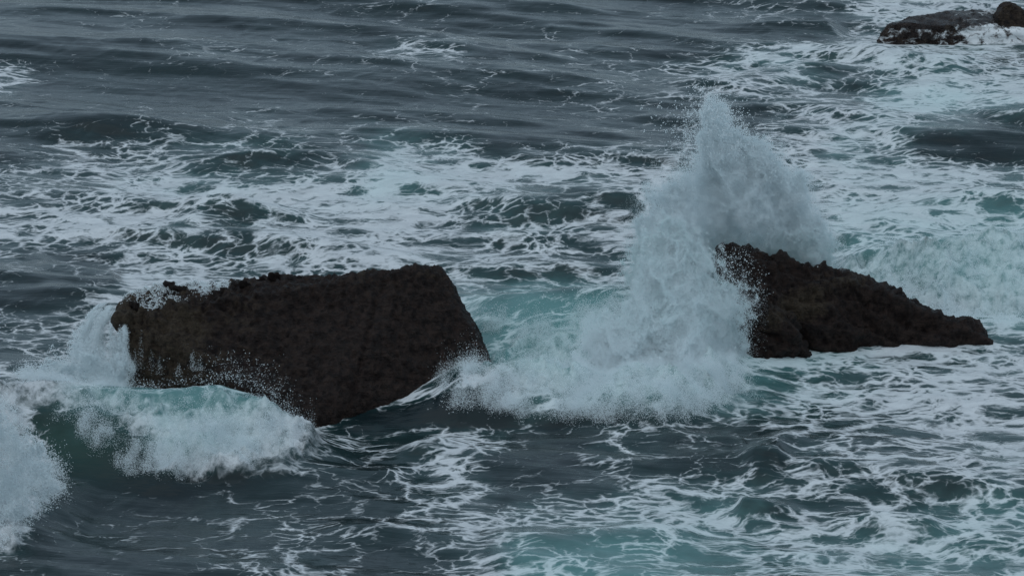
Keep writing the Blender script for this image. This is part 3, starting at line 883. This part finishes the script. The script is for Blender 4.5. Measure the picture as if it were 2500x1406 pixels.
# ---- breaking waves
GW = 'breaking waves round the rocks'
wv = thing('breaking_wave', 'curling turquoise breaker with white front before the left slab rock', 'wave', GW)
P_W1 = [(130, 950), (250, 960), (420, 985), (540, 970), (660, 970), (720, 1005), (750, 1030), (700, 1085), (560, 1130), (450, 1150), (330, 1145), (230, 1095), (170, 1040)]
p = skin(P_W1, 160000, .06, 201, .8)
P_W1F = [(210, 1040), (330, 1060), (500, 1050), (690, 1035), (745, 1030), (690, 1085), (560, 1128), (450, 1150), (330, 1145), (235, 1095)]
p = np.concatenate([p, skin(P_W1F, 900000, .14, 207, .4, .8)])
spray_object('whitewater', p, mixed(len(p), .004, .010, .01, .010, .02), M_SPRAY, wv)
f = np.concatenate([fling([(130, 925), (250, 938), (400, 938), (540, 914), (640, 940), (715, 1000)], 420, lambda px: np.interp(px, W1.x * 0 + np.linspace(-200, 780, len(W1.x)), W1.y), (10, 7)),
                    fling([(560, 905), (640, 910), (690, 950), (720, 1000)], 260, YB - .4, (16, 18)),
                    fling([(200, 1090), (330, 1155), (450, 1160), (580, 1135), (740, 1050)], 300, lambda px: YB - 4.6 + 0 * px, (12, 8)),
                    fling([(480, 880), (560, 900), (640, 890)], 80, YB - .3, (40, 20))])
spray_object('droplets', f, radii(len(f), .004, .014, 3), M_SPRAY, wv)

wv = thing('breaking_wave', 'boiling white breaker filling the gap between the two large rocks', 'wave', GW)
P_W2 = [(1190, 790), (1260, 770), (1420, 765), (1560, 740), (1640, 740), (1780, 830), (1810, 900), (1780, 960), (1660, 1020), (1500, 1010), (1300, 1000), (1120, 985), (1095, 940), (1180, 905), (1290, 900), (1330, 850), (1250, 810)]
p = skin(P_W2, 1700000, .12, 221, .8, .9)
ppx, ppy = proj(*p.T)
ar = rng.random(len(p)) < .7 * (1 - sstep(1350, 1600, ppx)) * (1 - sstep(780, 920, ppy + 40 * vnoise(p[:, 0] * .8, p[:, 1] * .8, seed=5)))
spray_object('aerated_water', p[ar], radii(ar.sum(), .004, .010, 3), M_AERSPRAY, wv)
p = p[~ar]
P_W2F = [(1085, 925), (1130, 900), (1200, 915), (1300, 930), (1420, 925), (1560, 920), (1700, 930), (1760, 950), (1660, 1022), (1500, 1012), (1300, 1003), (1130, 990)]
p = np.concatenate([p, skin(P_W2F, 800000, .14, 227, .5, .8)])
spray_object('whitewater', p, mixed(len(p), .004, .010, .01, .010, .02), M_SPRAY, wv)
f = np.concatenate([fling([(1090, 985), (1300, 1010), (1500, 1020), (1650, 1030), (1780, 960)], 330, lambda px: at(1400, 1020, 0)[1] + 0 * px, (14, 8)),
                    fling([(1160, 760), (1300, 740), (1450, 720), (1560, 690)], 160, lambda px: at(1400, 830, 0)[1] + 0 * px, (14, 7)),
                    fling([(1100, 910), (1150, 895), (1190, 905)], 90, lambda px: at(1150, 970, 0)[1] + 0 * px, (10, 8))])
spray_object('droplets', f, radii(len(f), .005, .018, 2.5), M_SPRAY, wv)
# mist drifting off the foot of the jet
P_MIST = [(1640, 900), (1720, 870), (1830, 900), (1850, 960), (1780, 1000), (1680, 1010)]
p = plume(P_MIST, 260000, lambda px: at(1740, 985, 0)[1] + 0 * px, .8, 30, 241, 1.0, None, lambda a, b: 1 - .75 * sstep(1680, 1840, a))
spray_object('mist', p, radii(len(p), .003, .009, 3), M_SPRAY, wv)

wv = thing('breaking_wave', 'tumbling white breaker rolling in behind the wedge rock at right', 'wave', GW)
P_W3 = [(2090, 640), (2150, 610), (2250, 590), (2380, 580), (2560, 565), (2560, 760), (2480, 765), (2400, 778), (2300, 772), (2200, 735), (2130, 690)]
p = np.concatenate([skin(P_W3, 90000, .08, 251, .8, 1.8), skin([(2160, 660), (2300, 640), (2560, 640), (2560, 755), (2480, 765), (2400, 780), (2300, 775), (2200, 737)], 200000, .14, 257, .6, 1.2)])
spray_object('whitewater', p, mixed(len(p), .004, .011, .01, .010, .02), M_SPRAY, wv)

wv = thing('breaking_wave', 'white burst of a nearer breaker cut off by the left edge', 'wave', GW)
P_W4 = [(-80, 960), (0, 965), (45, 1010), (85, 1085), (140, 1140), (150, 1190), (110, 1230), (60, 1265), (20, 1330), (-80, 1350)]
p = skin(P_W4, 420000, .16, 261, .8)
p4 = plume([(-60, 940), (0, 985), (40, 1040), (80, 1090), (125, 1140), (140, 1195), (90, 1240), (40, 1290), (0, 1330), (-60, 1340)], 330000, lambda px: at(0, 1290, 0)[1] + 0 * px, .8, 18, 267)
p = np.concatenate([p, p4])
spray_object('whitewater', p, radii(len(p), .004, .015, 3), M_SPRAY, wv)
f = fling([(20, 990), (70, 1060), (135, 1135), (150, 1200), (90, 1250), (40, 1320)], 300, lambda px: at(60, 1290, 0)[1] + 0 * px, (12, 12))
spray_object('droplets', f, radii(len(f), .005, .017, 2.5), M_SPRAY, wv)

# ---- water pouring off the left end of the slab
GF = 'falls of water off the slab rock'
def curtain(n, p0, p1, throw, zend, seed, wid=.10, dens=None):
    """droplets falling from a lip p0-p1, thrown outwards by `throw` (x, y) until zend"""
    u = rng.random(n); v = rng.random(n)
    lip = p0[None] * (1 - u[:, None]) + p1[None] * u[:, None]
    th = throw[0][None] * (1 - u[:, None]) + throw[1][None] * u[:, None]
    z = lip[:, 2] + (zend - lip[:, 2]) * v
    pos = np.stack([lip[:, 0] + th[:, 0] * np.sqrt(v), lip[:, 1] + th[:, 1] * np.sqrt(v), z], -1)
    pos += rng.normal(0, wid, (n, 3)) * (.25 + .75 * v)[:, None] * np.array([1, 1, .5])
    for a_, sd in ((0, 1), (1, 2), (2, 3)):
        pos[:, a_] += (.05 + .22 * v) * fbm(u * 9 + 2 * v, v * 2.5, octaves=3, seed=seed + sd, gain=.65) + .05 * vnoise(u * 40, v * 9, seed=seed + sd)
    q = fbm(u * 14.0 + 1.5 * v, v * 1.8, octaves=4, seed=seed, gain=.6) + .6 * fbm(pos[:, 0] * 5, pos[:, 1] * 4, pos[:, 2] * 3, octaves=3, seed=seed + 5)
    keep = rng.random(n) < np.clip(.24 + 1.3 * q, .02, 1)
    return pos[keep]
yl = YA + .5
fall = thing('waterfall', 'broad white fall pouring off the far left end of the slab rock', 'waterfall', GF)
p = curtain(200000, aty(258, 742, yl + 2.2), aty(283, 752, yl + 1.2), (np.array([-1.15, -.3]), np.array([-.45, -.4])), .30, 301, .14)
spray_object('stream', p, mixed(len(p), .003, .008, .06, .010, .022), M_SPRAY, fall)
fall = thing('waterfall', 'narrow white fall running down the near left corner of the slab rock', 'waterfall', GF)
p = curtain(140000, aty(284, 762, yl + .5), aty(298, 785, yl - .1), (np.array([-.25, -.5]), np.array([.35, -.75])), .2, 311, .10)
spray_object('stream', p, mixed(len(p), .003, .008, .06, .010, .022), M_SPRAY, fall)
fall = thing('waterfall', 'thin broken trickles streaking the lower left face of the slab rock', 'waterfall', GF)
pos = []
for px0, py0, py1, n_ in ((344, 800, 905, 260), (390, 868, 915, 200), (472, 856, 905, 420), (488, 872, 905, 260), (330, 850, 925, 360), (436, 884, 918, 200), (372, 850, 905, 160)):
    w_ = 0.0
    for i_ in range(n_):
        t_ = rng.random() ** .6
        qx = px0 + 2.5 * float(vnoise(np.array([t_ * 5.0]), np.array([px0 * .37]), seed=9)[0]) + rng.normal(0, 1.5 + 5.0 * t_)
        qy = py0 + (py1 - py0) * t_
        d_ = ray(qx, qy); d_ = d_ / np.linalg.norm(d_)
        hit = BV_L.ray_cast(Vector((0, 0, CAM_H)), Vector(d_))
        if hit[0] is not None:
            pos.append(np.array(hit[0]) + np.array(hit[1]) * (.01 + abs(rng.normal(0, .02))))
spray_object('stream', np.array(pos), radii(len(pos), .003, .009, 2.5), M_SPRAY, fall)
# froth where the falls land and wash running over the slab's top
froth = thing('foam_patch', 'churned white froth where the falls land beside the slab rock', 'foam')
p = skin([(60, 900), (170, 850), (300, 860), (345, 920), (420, 935), (300, 950), (150, 950), (60, 935)], 300000, .10, 321, .8, 1.0)
p = np.concatenate([p, plume([(110, 900), (170, 845), (230, 850), (275, 870), (305, 905), (320, 930), (280, 938), (150, 930)], 160000, lambda px: YA - .2 + 0 * px, .6, 24, 327)])
spray_object('froth', p, radii(len(p), .005, .015, 3), M_SPRAY, froth)
wash = thing('foam_patch', 'thin white wash lying among the knobs on top of the slab rock', 'foam')
n = 26000
u = rng.random(n); v = rng.random(n)
c0 = aty(285, 765, yl); c1 = aty(600, 700, yl + .9)
xx = c0[0] + (c1[0] - c0[0]) * u; yy = c0[1] + .15 + (c1[1] - c0[1]) * u + 2.7 * v
q = fbm(xx * 1.1, yy * 1.5, octaves=4, seed=331, gain=.6)
keep = rng.random(n) < np.clip(.35 + 1.7 * q + .7 * v - 1.6 * sstep(.6, 1, u), 0, 1)
pos = []
for x_, y_ in zip(xx[keep], yy[keep]):
    hit = drop(BV_L, x_, y_)
    if hit is None: continue
    for k_ in range(3):
        pos.append((x_ + rng.normal(0, .02), y_ + rng.normal(0, .03), hit.z + abs(rng.normal(0, .015))))
spray_object('film', np.array(pos), radii(len(pos), .006, .016, 3), M_SPRAY, wash)
print('done', round(time.time() - T0, 1), 's')
